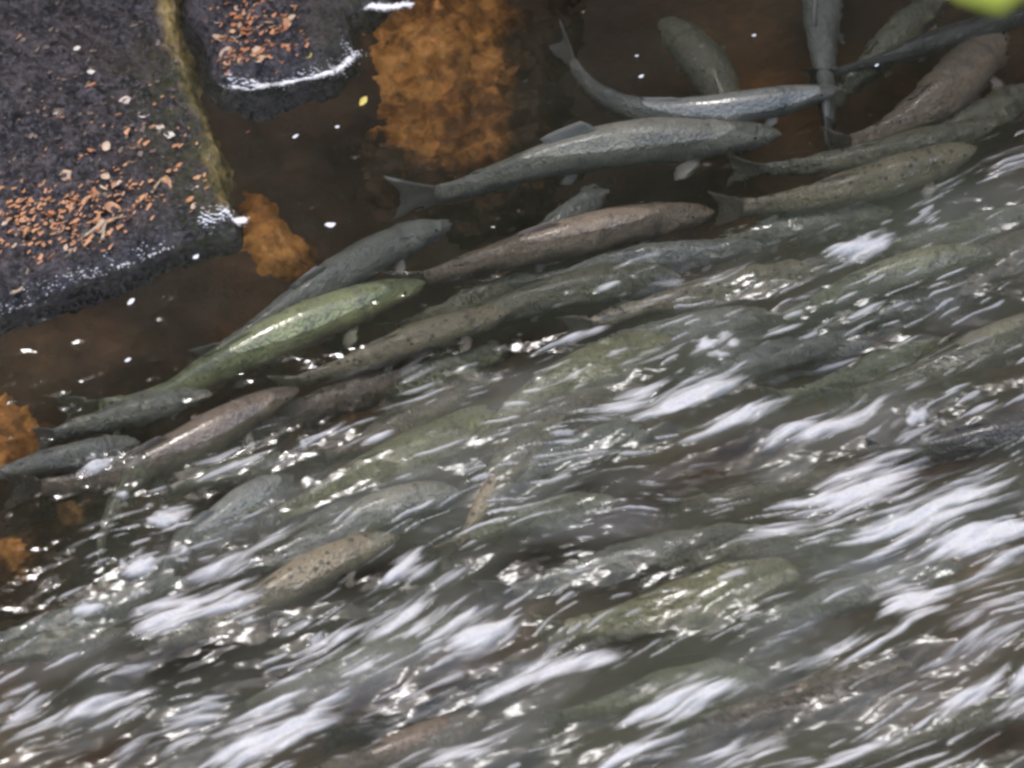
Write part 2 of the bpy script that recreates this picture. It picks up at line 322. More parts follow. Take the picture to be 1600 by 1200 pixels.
# ------------------------------------------------------------------ salmon
FISH_MATS = {}
def fish_mat(key, back, flank, belly, spot=0.0, red=0.0, coat=.25):
    if key in FISH_MATS: return FISH_MATS[key]
    m = NT('salmon_skin_'+key); a = m.attr('around'); t = m.attr('along')
    n = m.noise(17, 5, .65); n2 = m.noise(80, 4, .65)
    aw = m.math('ADD', a, m.math('MULTIPLY', m.math('SUBTRACT', n, .5), 1.9))
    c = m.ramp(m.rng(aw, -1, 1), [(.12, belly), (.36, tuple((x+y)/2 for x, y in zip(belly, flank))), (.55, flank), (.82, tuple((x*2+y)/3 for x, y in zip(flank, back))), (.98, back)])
    c = m.mix(m.rng(n2, .45, .7, 0, .5), c, tuple(x*.5 for x in flank))
    c = m.mix(m.rng(m.noise(9, 4, .6), .48, .66, 0, .6), c, tuple(x*.6 for x in back))
    c = m.mix(m.rng(m.noise(30, 5, .7), .56, .74, 0, .55), c, tuple(.5*x+.22 for x in flank))
    if red: c = m.mix(m.math('MULTIPLY', m.rng(m.math('ABSOLUTE', m.math('ADD', a, .25)), .32, .05), red), c, (.30, .05, .04))
    # gill cover rim, jaw line and head tone
    c = m.mix(m.math('MULTIPLY', m.rng(m.math('ABSOLUTE', m.math('SUBTRACT', t, .205)), .020, .004), .3), c, (.03, .027, .024))
    if spot:
        vo = m.n('TexVoronoi'); vo.inputs['Scale'].default_value = 62; m.l(m.obj(), vo.inputs['Vector'])
        sp = m.math('MULTIPLY', m.rng(vo.outputs['Distance'], .30, .22), m.rng(a, .0, .5)); c = m.mix(m.math('MULTIPLY', sp, spot), c, (.015, .014, .012))
    vs_ = m.n('TexVoronoi'); vs_.inputs['Scale'].default_value = 210; m.l(m.obj(), vs_.inputs['Vector'])
    h = m.math('ADD', m.math('MULTIPLY', vs_.outputs['Distance'], .5), n2)
    FISH_MATS[key] = m.done(m.pbr(c, .42, .5, m.bump(m.math('ADD', h, m.math('MULTIPLY', n, 2.0)), .9, .008), coat=coat, coatn=m.bump(m.math('ADD', n, m.math('MULTIPLY', n2, .3)), .35, .006))); return FISH_MATS[key]
def fin_mat(key, col):
    k = 'fin_'+key
    if k in FISH_MATS: return FISH_MATS[k]
    m = NT('salmon_'+k); n = m.noise(60, 3, .6)
    c = m.mix(m.rng(n, .3, .7), tuple(x*.6 for x in col), col)
    b = m.pbr(c, .4, .5, coat=.2); tr = m.n('BsdfTranslucent'); m.l(c, tr.inputs[0])
    mx = m.n('MixShader'); mx.inputs[0].default_value = .35; m.l(b.outputs[0], mx.inputs[1]); m.l(tr.outputs[0], mx.inputs[2])
    tp = m.n('BsdfTransparent'); m2 = m.n('MixShader'); m.l(m.rng(n, .3, .7, .15, .5), m2.inputs[0]); m.l(mx.outputs[0], m2.inputs[1]); m.l(tp.outputs[0], m2.inputs[2])
    FISH_MATS[k] = m.done(m2); return FISH_MATS[k]
PAL = {  # back, flank, belly, fins, spots, red band
 'grey':   ((.105,.11,.098), (.19,.19,.15), (.13,.13,.145), (.20,.20,.19), .3, 0),
 'slate':  ((.10,.112,.112), (.16,.168,.16), (.14,.145,.16), (.20,.21,.22), .2, 0),
 'olive':  ((.085,.085,.06), (.155,.15,.095), (.12,.115,.10), (.16,.155,.12), .3, 0),
 'green':  ((.10,.125,.055), (.22,.245,.08), (.15,.14,.13), (.18,.18,.12), .4, .3),
 'moss':   ((.085,.095,.06), (.16,.17,.085), (.13,.125,.11), (.16,.16,.12), .3, 0),
 'yellow': ((.14,.135,.06), (.27,.25,.095), (.19,.17,.12), (.20,.19,.11), .4, 0),
 'tan':    ((.14,.115,.075), (.26,.21,.12), (.17,.15,.13), (.22,.18,.13), .7, 0),
 'brown':  ((.09,.065,.05), (.18,.13,.09), (.10,.09,.095), (.14,.115,.10), .3, .05),
 'rust':   ((.12,.088,.062), (.22,.158,.105), (.12,.10,.105), (.16,.125,.11), .3, .08),
 'dark':   ((.03,.03,.032), (.06,.058,.056), (.08,.078,.085), (.07,.07,.07), .1, 0)}
M_EYE = None
def eye_mat():
    m = NT('salmon_eye'); return m.done(m.pbr((.012, .011, .01), .08, .6, coat=.6))
M_EYE = eye_mat()
TK = [0, .015, .045, .09, .15, .22, .35, .5, .65, .8, .92, 1]
HK = [.10, .25, .42, .58, .75, .88, 1.0, .98, .84, .64, .52, .50]
WK = [.12, .30, .50, .68, .84, .94, 1.0, .94, .74, .50, .32, .22]
def catmull(P, n):
    P = [Vector(p) for p in P]; P = [P[0]*2-P[1]]+P+[P[-1]*2-P[-2]]; S = []
    for k in range(1, len(P)-2):
        for q in range(24):
            t = q/24; a, b, c, d = P[k-1:k+3]
            S.append(.5*((2*b)+(c-a)*t+(2*a-5*b+4*c-d)*t*t+(3*b-a-3*c+d)*t**3))
    S.append(P[-2]); L = [0]
    for a, b in zip(S, S[1:]): L.append(L[-1]+(b-a).length)
    A = np.array([tuple(p) for p in S]); q = np.linspace(0, L[-1], n)
    return np.stack([np.interp(q, L, A[:, k]) for k in range(3)], -1), L[-1]
def fin(name, base, tips, side, mat, parent, thick=.0022, steps=5):
    """rays from base points to tip points, with real thickness and ridged rays"""
    base = np.array(base); tips = np.array(tips); side = np.array(side); n = len(base)
    V = []
    for sgn in (1, -1):
        for j in range(steps):
            q = j/(steps-1)
            for i in range(n):
                th = thick*(1-.75*q)*(1.0 if i % 2 else .55)*(.4 if i in (0, n-1) else 1)
                p = base[i]*(1-q)+tips[i]*q
                V.append(p+side*(sgn*th+.004*math.sin(q*2.2+i*.5)*q))
    F = []; N = n*steps
    for j in range(steps-1):
        for i in range(n-1):
            a = j*n+i; F.append((a, a+1, a+n+1, a+n)); F.append((N+a, N+a+n, N+a+n+1, N+a+1))
    rim = [i for i in range(n)]+[j*n+n-1 for j in range(1, steps)]+[(steps-1)*n+i for i in range(n-2, -1, -1)]+[j*n for j in range(steps-2, 0, -1)]
    for a, b in zip(rim, rim[1:]+rim[:1]): F.append((b, a, N+a, N+b))
    return mesh(name, V, F, mat, parent)
def salmon(label, pts, wpx, pal, z=-.045, roll=14, pect=1.0, dorsal=1.0, group='salmon crowding up the stream'):
    """pts run from snout to tail tip as photo positions, each lying at its depth z below the water level"""
    zz = z if isinstance(z, (list, tuple)) else [z]*len(pts)
    if 'gleam' not in label and 'shining' not in label: zz = [q-(.003 if isinstance(z, (list, tuple)) else (-.004 if q > -.062 else 0)) for q in zz]
    W = [at(p[0], p[1], q) for p, q in zip(pts, zz)]
    NR, NS = 46, 22
    S, L = catmull(W, 101)
    cen = S[50].copy()
    root = bpy.data.objects.new('salmon', None); C.objects.link(root); root.location = cen; root.empty_display_size = .05
    tag(root, label, 'salmon', group)
    b = wpx*1.10*PX/2/1.17; a = 1.34*b
    back, flank, belly, fcol, spot, red = PAL[pal]
    belly = tuple(x*.62 for x in belly)  # underside shade put into the belly colour
    back, flank, belly, fcol = [(c_[0]*1.08+g_*.62, c_[1]*1.03+g_*.58, c_[2]*.92+g_*.44) for c_ in (back, flank, belly, fcol) for g_ in (sum(c_)/3,)]
    wet = 'gleam' in label or 'shining' in label
    sm = fish_mat(pal+('_wet' if wet else ''), back, flank, belly, spot, red, 1.0 if wet else .25); fm = fin_mat(pal, fcol)
    Tn = np.gradient(S, axis=0); Tn = -Tn/np.linalg.norm(Tn, axis=1)[:, None]        # towards the head
    up = np.array([0, 0, 1.0]); Sd = np.cross(Tn, up); Sd /= np.linalg.norm(Sd, axis=1)[:, None]; Up = np.cross(Sd, Tn)
    cr, sr = math.cos(R(roll)), math.sin(R(roll)); Sd, Up = Sd*cr+Up*sr, Up*cr-Sd*sr
    def fr(u):
        i = u*100; k = int(min(99, max(0, i))); q = i-k
        return (S[k]*(1-q)+S[k+1]*q-cen, Tn[k], Sd[k], Up[k])
    BODY = .875
    V = []; al = []; ar = []
    ts = np.concatenate([np.linspace(0, .12, 12)**1.0, np.linspace(.14, 1, NR-12)])
    for t in ts:
        p, tv, sv, uv = fr(t*BODY); hh = np.interp(t, TK, HK)*a; ww = np.interp(t, TK, WK)*b
        droop = -.10*a*max(0, 1-t/.10)
        for k in range(NS):
            an = 2*math.pi*k/NS; cs, sn = math.cos(an), math.sin(an)
            rr = 1.0
            if t < .13: rr -= .10*math.exp(-((sn+.30)/.13)**2)                       # mouth
            rr += .035*math.exp(-((t-.195)/.016)**2)-.03*math.exp(-((t-.222)/.014)**2)  # gill cover
            e = .88
            x_ = ww*rr*math.copysign(abs(cs)**e, cs); y_ = hh*rr*math.copysign(abs(sn)**e, sn)
            V.append(p+sv*x_+uv*(y_+droop)); al.append(t); ar.append(sn)
    n = len(ts); V.append(fr(0)[0]+fr(0)[1]*.004-fr(0)[3]*.10*a); al.append(0); ar.append(0); V.append(fr(BODY)[0]); al.append(1); ar.append(0)
    F = [(j*NS+k, j*NS+(k+1) % NS, (j+1)*NS+(k+1) % NS, (j+1)*NS+k) for j in range(n-1) for k in range(NS)]
    F += [(n*NS, (k+1) % NS, k) for k in range(NS)]+[(n*NS+1, (n-1)*NS+k, (n-1)*NS+(k+1) % NS) for k in range(NS)]
    mesh('body', V, F, sm, root, attrs={'along': al, 'around': ar})
    # tail fin
    p, tv, sv, uv = fr(.862); p1, t1, s1, u1 = fr(.93); LT = L*.138
    ks = np.linspace(-1, 1, 11)
    fin('tail_fin', [p+uv*k*.40*a for k in ks], [p-(tv*.5+t1*.5)*LT*(.70+.30*abs(k)**1.5)+u1*k*(1.40-.1*abs(k))*a for k in ks], sv, fm, root, .003, 7)
    def body_pt(t, an):
        q, tv, sv, uv = fr(t*BODY); hh = np.interp(t, TK, HK)*a; ww = np.interp(t, TK, WK)*b
        return q+sv*ww*.96*math.cos(an)+uv*hh*.96*math.sin(an), tv, sv, uv
    def median_fin(name, t0, t1_, hgt, sgn, lean, m_=7):
        Bp = []; Tp = []
        for k in range(m_):
            q = k/(m_-1); x, tv, sv, uv = body_pt(t0+(t1_-t0)*q, sgn*math.pi/2)
            pr = (1-.55*q)*min(1, .55+q*3)
            Bp.append(x-uv*sgn*.004); Tp.append(x+uv*sgn*hgt*a*pr-tv*lean*a*(1-.3*q))
        fin(name, Bp, Tp, sv, fm, root)
    if dorsal: median_fin('dorsal_fin', .50, .65, .58*dorsal, 1, .42)
    median_fin('adipose_fin', .845, .87, .20, 1, .28, 4); median_fin('anal_fin', .74, .86, .48, -1, .32)
    for sg in (1, -1):
        an = -R(42) if sg > 0 else math.pi+R(42)
        if pect:
            Bp = []; Tp = []
            for k in range(7):
                q = k/6; x, tv, sv, uv = body_pt(.225+.03*q, an); o_ = sv*sg
                Bp.append(x); ln = pect*a*(1.12-.75*q*q)*(.80+.4*math.sin(min(1, q*2.5)*1.57))*.78
                Tp.append(x+(o_*.72-uv*.35-tv*(.45+.55*q))*ln)
            fin('pectoral_fin', Bp, Tp, np.array(tv)*.5+np.array(uv)*.85, fm, root)
        Bp = []; Tp = []
        for k in range(5):
            q = k/4; x, tv, sv, uv = body_pt(.585+.03*q, -R(58) if sg > 0 else math.pi+R(58)); o_ = sv*sg
            Bp.append(x); Tp.append(x+(o_*.45-uv*.5-tv*(.5+.4*q))*a*(.68-.28*q))
        fin('pelvic_fin', Bp, Tp, uv, fm, root)
        x, tv, sv, uv = body_pt(.075, R(22) if sg > 0 else math.pi-R(22)); ev = []
        r = .085*a
        for i in range(5):
            ph = math.pi/2*i/4
            for k in range(10):
                ag = 2*math.pi*k/10
                ev.append(x+sv*sg*r*.55*math.sin(ph)+(tv*math.cos(ag)+uv*math.sin(ag))*r*math.cos(ph))
        ef = [(i*10+k, i*10+(k+1) % 10, (i+1)*10+(k+1) % 10, (i+1)*10+k) for i in range(4) for k in range(10)]
        mesh('eye', ev, ef, M_EYE, root)
    return root
SALMON = [
 ('long grey salmon lying uppermost in mid water, pale fin hanging under its chest', [(1217,206),(1110,216),(1000,222),(880,244),(780,274),(690,303),(600,308)], 76, 'grey', [-.034,-.03,-.028,-.03,-.036,-.042,-.045], 14, 1.25, 1),
 ('curved grey salmon behind the longest one, tail raised to the left, wet shining back', [(1312,138),(1210,160),(1110,176),(1010,174),(940,148),(900,108),(868,50)], 56, 'slate', [-.018,-.014,-.018,-.030,-.038,-.04,-.04], 14, .8, .4),
 ('tan grey salmon with snout pointing to the top left, tail hidden behind the curved one', [(1033,30),(1075,68),(1115,120),(1140,190),(1150,270)], 84, 'olive', -.06, 14, .6, .5),
 ('grey salmon swimming straight up out of the top edge, thin tail pointing down', [(1282,-190),(1284,-80),(1284,20),(1288,100),(1294,170),(1300,250)], 76, 'slate', [-.05,-.05,-.045,-.045,-.05,-.05], 14, 1.2, .6),
 ('dim olive salmon deep under the top edge, left of the green leaf', [(1480,-20),(1420,40),(1370,90),(1320,140),(1280,190)], 62, 'olive', -.10, 14, .8, .5),
 ('dark salmon lying under the green leaf at the top right', [(1640,10),(1560,35),(1470,62),(1390,90),(1310,112),(1250,125)], 40, 'dark', -.04, 14, .6, .5),
 ('pinkish brown salmon heading for the top right corner', [(1570,45),(1525,95),(1470,150),(1410,195),(1340,225),(1280,235)], 88, 'rust', -.07, 14, .7, .4),
 ('dull olive salmon with a pale tail below the snout of the longest one', [(1560,190),(1480,215),(1390,238),(1290,256),(1210,264),(1130,266)], 56, 'olive', -.062, 14, .6, .3),
 ('tan salmon with pale jaw edge and pink fin at the upper right', [(1523,228),(1455,255),(1380,280),(1280,308),(1190,322),(1105,328)], 66, 'tan', [-.034,-.036,-.042,-.046,-.05,-.05], 14, .9, .4),
 ('reddish brown salmon in the middle, snout just left of the tan one', [(1112,330),(1020,345),(920,365),(820,390),(730,415),(660,438),(600,452)], 70, 'rust', [-.04,-.036,-.034,-.034,-.04,-.05,-.06], 14, .7, .5),
 ('pale grey salmon with a pointed snout below the tail of the longest one', [(703,346),(630,376),(560,412),(490,455),(420,500),(350,545),(300,575)], 64, 'slate', [-.05,-.048,-.046,-.046,-.05,-.05,-.05], 14, .7, .9),
 ('bright green salmon with a white gleam on its back at left', [(662,440),(590,465),(510,495),(420,535),(330,580),(240,625),(75,650)], 74, 'green', [-.036,-.032,-.03,-.034,-.048,-.065,-.08], 14, .9, .4),
 ('long orange brown salmon below the green one', [(800,482),(720,508),(640,535),(560,565),(480,592),(420,612)], 54, 'tan', -.045, 14, .8, .4),
 ('slim blue grey salmon close under the reddish brown one', [(1192,382),(1110,392),(1020,402),(930,418),(850,440),(790,462)], 44, 'slate', -.052, 14, .6, .3),
 ('dull olive salmon below the slim blue grey one', [(1060,425),(970,440),(880,458),(790,482),(720,512),(660,545)], 62, 'olive', -.056, 14, .9, .3),
 ('light brown salmon under small white ripples right of the middle', [(1290,415),(1210,432),(1120,450),(1030,472),(940,500),(870,520)], 52, 'tan', -.06, 14, .5, .3),
 ('small grey salmon with a gold and white gleam on its back at left', [(467,607),(410,635),(345,668),(275,705),(190,740),(100,758),(0,765)], 64, 'brown', [-.03,-.026,-.026,-.03,-.04,-.045,-.045], 14, 1.2, .7),
 ('blue grey salmon with a pointed snout at lower left', [(456,744),(405,775),(350,815),(300,850),(255,885),(215,920)], 60, 'slate', [-.022,-.016,-.018,-.026,-.036,-.045], 14, .8, .6),
 ('yellow green salmon left of the middle, snout under a brown one', [(768,640),(700,685),(620,722),(540,758),(460,795),(390,830)], 70, 'yellow', -.046, 14, .5, .3),
 ('tan green salmon in the middle, swimming just ahead of the yellow green one', [(1050,520),(980,550),(900,585),(820,632),(760,680),(710,730)], 68, 'yellow', -.05, 14, .6, .3),
 ('grey salmon with a blunt pale snout beside the yellow green one', [(717,764),(650,780),(580,805),(510,838),(440,875),(370,915)], 62, 'grey', [-.026,-.022,-.026,-.034,-.042,-.05], 14, .5, .3),
 ('tan salmon with black spots in the foaming water at lower left', [(620,835),(550,865),(470,905),(390,950),(310,985),(210,1010)], 62, 'tan', [-.03,-.024,-.022,-.028,-.038,-.045], 14, .8, .3),
 ('dark brown salmon above the yellow green one', [(765,588),(700,625),(640,660),(580,690),(520,715),(470,735)], 58, 'brown', -.05, 14, .6, .8),
 ('bent tan salmon in mid water, tail curving down to the left', [(880,650),(830,690),(785,735),(755,785),(725,835),(680,875)], 46, 'tan', -.036, 14, .3, .3),
 ('green grey salmon at right with pale fin under its throat', [(1563,396),(1490,405),(1410,425),(1330,452),(1250,485),(1180,515)], 60, 'moss', [-.024,-.022,-.026,-.034,-.042,-.05], 14, 1.1, .3),
 ('reddish brown salmon leaving the right edge below the green grey one', [(1690,350),(1610,385),(1530,420),(1460,455),(1390,480)], 64, 'brown', -.07, 14, .6, .3),
 ('large olive salmon crossing the right edge', [(1680,480),(1600,520),(1520,555),(1440,590),(1360,615),(1280,640)], 76, 'olive', -.05, 14, .8, .3),
 ('dark salmon at the right edge with a pale line along its belly', [(1700,650),(1620,670),(1530,690),(1440,705),(1350,720)], 70, 'dark', -.038, 14, .5, .3),
 ('broad yellow olive salmon seen dimly through the rapid at lower right', [(1240,890),(1170,915),(1090,940),(1000,965),(910,985),(830,1000)], 84, 'yellow', -.055, 14, .6, .3),
 ('long grey salmon under the white dashes below the middle', [(1200,830),(1110,850),(1010,872),(910,895),(820,915),(740,935)], 60, 'grey', -.055, 14, .6, .3),
 ('dark salmon in the hollow at bottom, left of the middle', [(870,1030),(800,1060),(720,1095),(640,1125),(560,1145),(490,1160)], 58, 'dark', -.05, 14, .6, .3),
 ('dark brown salmon at the bottom right', [(1420,1030),(1350,1055),(1270,1085),(1190,1108),(1110,1130),(1040,1150)], 62, 'brown', -.05, 14, .6, .3),
 ('greenish salmon under the foam at bottom, left of the dark hollow', [(720,965),(650,1000),(570,1035),(490,1070),(410,1100),(340,1130)], 60, 'moss', -.055, 14, .6, .3),
 ('grey salmon crossing the bottom edge left of the middle', [(760,1115),(680,1150),(590,1185),(500,1215),(420,1240)], 62, 'brown', -.05, 14, .6, .3),
 ('blue grey salmon at the lower left edge', [(290,905),(220,930),(140,960),(60,985),(-20,1005),(-90,1020)], 52, 'slate', -.045, 14, .6, .3),
 ('grey brown salmon by the left edge below the blue grey one', [(200,985),(130,1000),(60,1010),(-20,1020),(-100,1030)], 44, 'olive', -.05, 14, .6, .3),
 ('pale green salmon with only its back showing under the longest one', [(948,294),(905,325),(865,355),(825,385),(790,410)], 48, 'slate', -.085, 14, .5, .3),
 ('dim blue grey salmon in the dark pool right of the middle', [(1360,520),(1290,540),(1210,565),(1130,590),(1060,615)], 60, 'slate', -.085, 14, .5, .3),
 ('dark olive salmon above the green grey one at right', [(1640,325),(1570,345),(1490,365),(1410,380),(1340,395)], 52, 'olive', -.06, 14, .5, .3),
 ('olive salmon at the bottom right corner', [(1620,1090),(1540,1120),(1460,1150),(1370,1180),(1290,1205)], 60, 'olive', -.055, 14, .5, .3),
 ('grey salmon under the foam bank at right', [(1500,880),(1410,905),(1320,930),(1230,960),(1150,985)], 60, 'grey', -.06, 14, .5, .3),
 ('grey blue salmon under streaks in the centre', [(1010,670),(930,690),(850,715),(800,745),(750,780)], 50, 'slate', -.06, 14, .5, .3),
 ('dim grey salmon in the ripples under the tail of the green one', [(330,612),(265,628),(195,648),(120,668),(50,690)], 50, 'grey', -.062, 14, .5, .3),
 ('dim slate salmon at the left edge above the amber rock', [(215,690),(150,706),(80,722),(10,738),(-60,750)], 48, 'slate', -.06, 14, .5, .3),
 ('pale olive salmon curling down at the left among white splashes', [(330,668),(270,700),(215,742),(180,790),(160,845),(158,905)], 44, 'olive', [-.05,-.04,-.03,-.026,-.028,-.03], 0, .4, .3),
 ('dull olive salmon below the small gleaming one at left', [(470,720),(420,728),(360,735),(300,752),(240,775)], 46, 'olive', -.06, 14, .5, .3),
 ('small grey salmon poking up through foam at the lower left', [(330,800),(300,835),(275,870),(255,905),(240,940)], 40, 'slate', -.034, 10, .7, .3),
 ('dark olive salmon under the chin of the green grey one at right', [(1560,455),(1480,470),(1390,492),(1300,515),(1220,535)], 52, 'dark', -.06, 14, .5, .3),
 ('olive salmon crossing the dark pool at right', [(1480,530),(1410,560),(1330,590),(1250,615),(1180,630)], 56, 'moss', -.06, 14, .5, .3),
 ('brown salmon behind the bent tan one', [(1010,600),(940,620),(860,650),(800,690),(750,740)], 50, 'brown', -.06, 14, .5, .3),
 ('grey salmon ahead of the dull olive one in the middle', [(1210,490),(1130,500),(1050,515),(960,535),(880,560)], 50, 'grey', -.055, 14, .5, .3),
 ('mossy salmon under the white dashes left of the broad yellow one', [(960,780),(880,800),(800,820),(720,845),(650,870)], 54, 'moss', -.055, 14, .5, .3),
 ('olive salmon between the foam banks at lower right', [(1340,830),(1250,845),(1160,865),(1070,885),(990,905)], 56, 'olive', -.06, 14, .5, .3),
 ('dim brown salmon deep between the tail of the green one and the orange brown one', [(660,580),(590,605),(510,635),(430,670),(360,700)], 54, 'brown', -.11, 14, .5, .3),
 ('dim olive salmon deep in the gap below the reddish brown one', [(900,420),(820,445),(740,470),(660,500),(590,530)], 54, 'olive', -.12, 14, .5, .3),
 ('dim grey salmon deep under the snout of the green one', [(790,540),(720,570),(640,600),(560,630),(480,655)], 50, 'moss', -.12, 14, .5, .3),
 ('dim olive salmon deep right of the small white ripples', [(1420,450),(1340,470),(1250,500),(1160,540),(1080,575)], 54, 'moss', -.11, 14, .5, .3),
 ('dim grey salmon deep under the tan one at upper right', [(1390,330),(1310,345),(1220,362),(1130,380),(1050,395)], 54, 'grey', -.11, 14, .5, .3),
 ('dim olive salmon deep under the pinkish brown one', [(1620,130),(1560,170),(1480,205),(1400,230),(1320,250)], 60, 'olive', -.12, 14, .5, .3),
 ('dim grey salmon deep beside the yellow green one', [(640,770),(560,795),(480,830),(400,870),(330,910)], 54, 'grey', -.1, 14, .5, .3),
 ('dim brown salmon deep in the dark water right of centre', [(1400,740),(1310,750),(1210,765),(1110,785),(1020,805)], 54, 'brown', -.1, 14, .5, .3),
 ('green grey salmon at the bottom edge right of the middle', [(1180,1050),(1100,1065),(1010,1090),(920,1115),(840,1140)], 58, 'moss', -.055, 14, .5, .3),
]
for s in SALMON: salmon(*s)

# ------------------------------------------------------------------ froth along the rocks
def icos():
    import bmesh
    bm = bmesh.new(); bmesh.ops.create_icosphere(bm, subdivisions=1, radius=1); bm.verts.ensure_lookup_table()
    v = np.array([tuple(q.co) for q in bm.verts]); f = np.array([[q.index for q in t.verts] for t in bm.faces]); bm.free(); return v, f
ICV, ICF = icos()
def froth(label, pts, n, spread, r0, r1, zf=None):
    P = [at(a, b, .005) for a, b in pts]; V = []; F = []; S, L = catmull(P, 200); c = S.mean(0)
    for k in range(n):
        j_ = int(rng.integers(0, 200)); q = S[j_]; cl = .25+1.5*max(0, float(noise(j_*.07, k*0+len(label), 3))); g = rng.normal(0, spread*cl, 2); r = rng.uniform(r0, r1)*math.exp(-abs(g[1])/spread*.3)
        x, y = q[0]+g[0]*1.5, q[1]+g[1]
        z = max(.001, zf(x, y) if zf else .001)
        V.append(ICV*np.array([r*1.5, r, r*.75])+np.array([x, y, z+r*.2])-c); F.append(ICF+12*k if len(ICV) == 12 else ICF+len(ICV)*k)
    o = mesh('froth', np.concatenate(V), np.concatenate(F), M_FROTH, loc=c); tag(o, label, 'foam', kind='stuff'); return o
froth('white froth at the tip of the big boulder', [(315,358),(345,350),(380,340)], 2600, .005, .0007, .0018, zA)
froth('thin froth line along the front of the big boulder', [(0,490),(60,462),(130,430),(200,408),(260,385)], 350, .007, .0006, .0014, zA)  # beads added to stand for pale rock grain, not froth
froth('white froth along the front of the top boulder', [(356,128),(395,134),(420,130)], 2600, .005, .0007, .0018, zB)
froth('thin froth line around the right end of the top boulder', [(425,130),(475,120),(530,104),(552,80)], 1500, .007, .0006, .0014, zB)
froth('white froth at the top edge between boulder and amber rock', [(560,4),(600,8),(640,4)], 2600, .005, .0007, .0018, None)

# ------------------------------------------------------------------ fallen leaves, chips, twigs
def flat_mat(name, a, b, rough=.5):
    m = NT(name); rn = m.n('ObjectInfo').outputs['Random']; n = m.noise(90, 3, .6)
    c = m.mix(rn, a, b); c = m.mix(m.rng(n, .35, .65, 0, .45), c, tuple(x*.5 for x in a))
    return m.done(m.pbr(c, rough, .5))
M_ORANGE = flat_mat('orange_leaf', (.52, .20, .08), (.72, .42, .22)); M_TANLEAF = flat_mat('tan_leaf', (.55, .38, .24), (.72, .55, .40))
M_PALE = flat_mat('pale_chip', (.72, .60, .50), (.80, .74, .64)); M_YEL = flat_mat('yellow_leaf', (.60, .45, .06), (.72, .58, .14))
M_WHITEBIT = flat_mat('foam_fleck', (.85, .85, .88), (.88, .88, .9), .35); M_TWIG = flat_mat('twig_bark', (.45, .33, .2), (.6, .48, .34), .7)
def leaf_mesh(seed, elong):
    r = random.Random(seed); V = []; n = 7
    for sgn in (1, -1):
        for i in range(n):
            q = i/(n-1); wd_ = math.sin(math.pi*q**.85)*.5/elong+.015
            for s in (-1, 0, 1):
                V.append(((q-.5), s*wd_*(1+.2*r.uniform(-1, 1)), .10*abs(s)+.14*math.sin(q*3+seed)-(.02 if sgn < 0 else 0)))
    F = []; N = n*3
    for i in range(n-1):
        for s in range(2):
            a = i*3+s; F.append((a, a+1, a+4, a+3)); F.append((N+a, N+a+3, N+a+4, N+a+1))
        F.append((i*3, i*3+3, N+i*3+3, N+i*3)); F.append((i*3+2, N+i*3+2, N+i*3+5, i*3+5))
    me = bpy.data.meshes.new('leaf'); me.from_pydata(V, [], F); me.update(); me.polygons.foreach_set('use_smooth', [True]*len(F)); return me
LEAVES = {}
def leaf(px, py, size, mat, label, group, ang, zf=None, name='fallen_leaf', cat='leaf', elong=1.8, lift=.002, tilt=.35, zc=.03):
    k = (mat.name, random.randint(0, 3), elong)
    if k not in LEAVES: LEAVES[k] = leaf_mesh(k[1]*7+3, elong); LEAVES[k].materials.append(mat)
    z = zc
    for _ in range(4):
        p = at(px, py, z)
        if zf: z = max(.004, zf(p.x, p.y)+lift)
    o = bpy.data.objects.new(name, LEAVES[k]); C.objects.link(o); o.location = (p.x, p.y, z)
    s = size*PX; o.scale = (s, s, s); o.rotation_euler = (random.uniform(-tilt, tilt), random.uniform(-tilt, tilt), ang+random.uniform(-.25, .25))
    return tag(o, label, cat, group)
def scatter(cx, cy, rx, ry, n, zf, where, slope=0):
    for k in range(n):
        x = cx+random.gauss(0, rx); y = cy+random.gauss(0, ry)+slope*(x-cx)
        big = random.random(); m_, cn = random.choice([(M_ORANGE, 'orange'), (M_TANLEAF, 'tan')])
        leaf(x, y, random.uniform(6, 15)+20*big**5, m_, '%s fallen leaf scrap %s' % (cn, where), '%s leaf scraps %s' % (cn, where), random.uniform(-.6, 1.4), zf, elong=random.choice([1.2, 1.8, 2.8, 4.5]), tilt=.65)
scatter(20, 350, 22, 26, 16, zA, 'at the left edge of the big boulder')
scatter(95, 318, 48, 16, 30, zA, 'in the drift across the big boulder', -.35)
scatter(150, 362, 30, 14, 18, zA, 'in the clump low on the big boulder', -.4)
scatter(255, 285, 60, 40, 16, zA, 'strewn right of the drift on the big boulder')
scatter(390, 30, 34, 22, 30, zB, 'on the top boulder')
scatter(390, 95, 30, 14, 14, zB, 'low on the front of the top boulder')
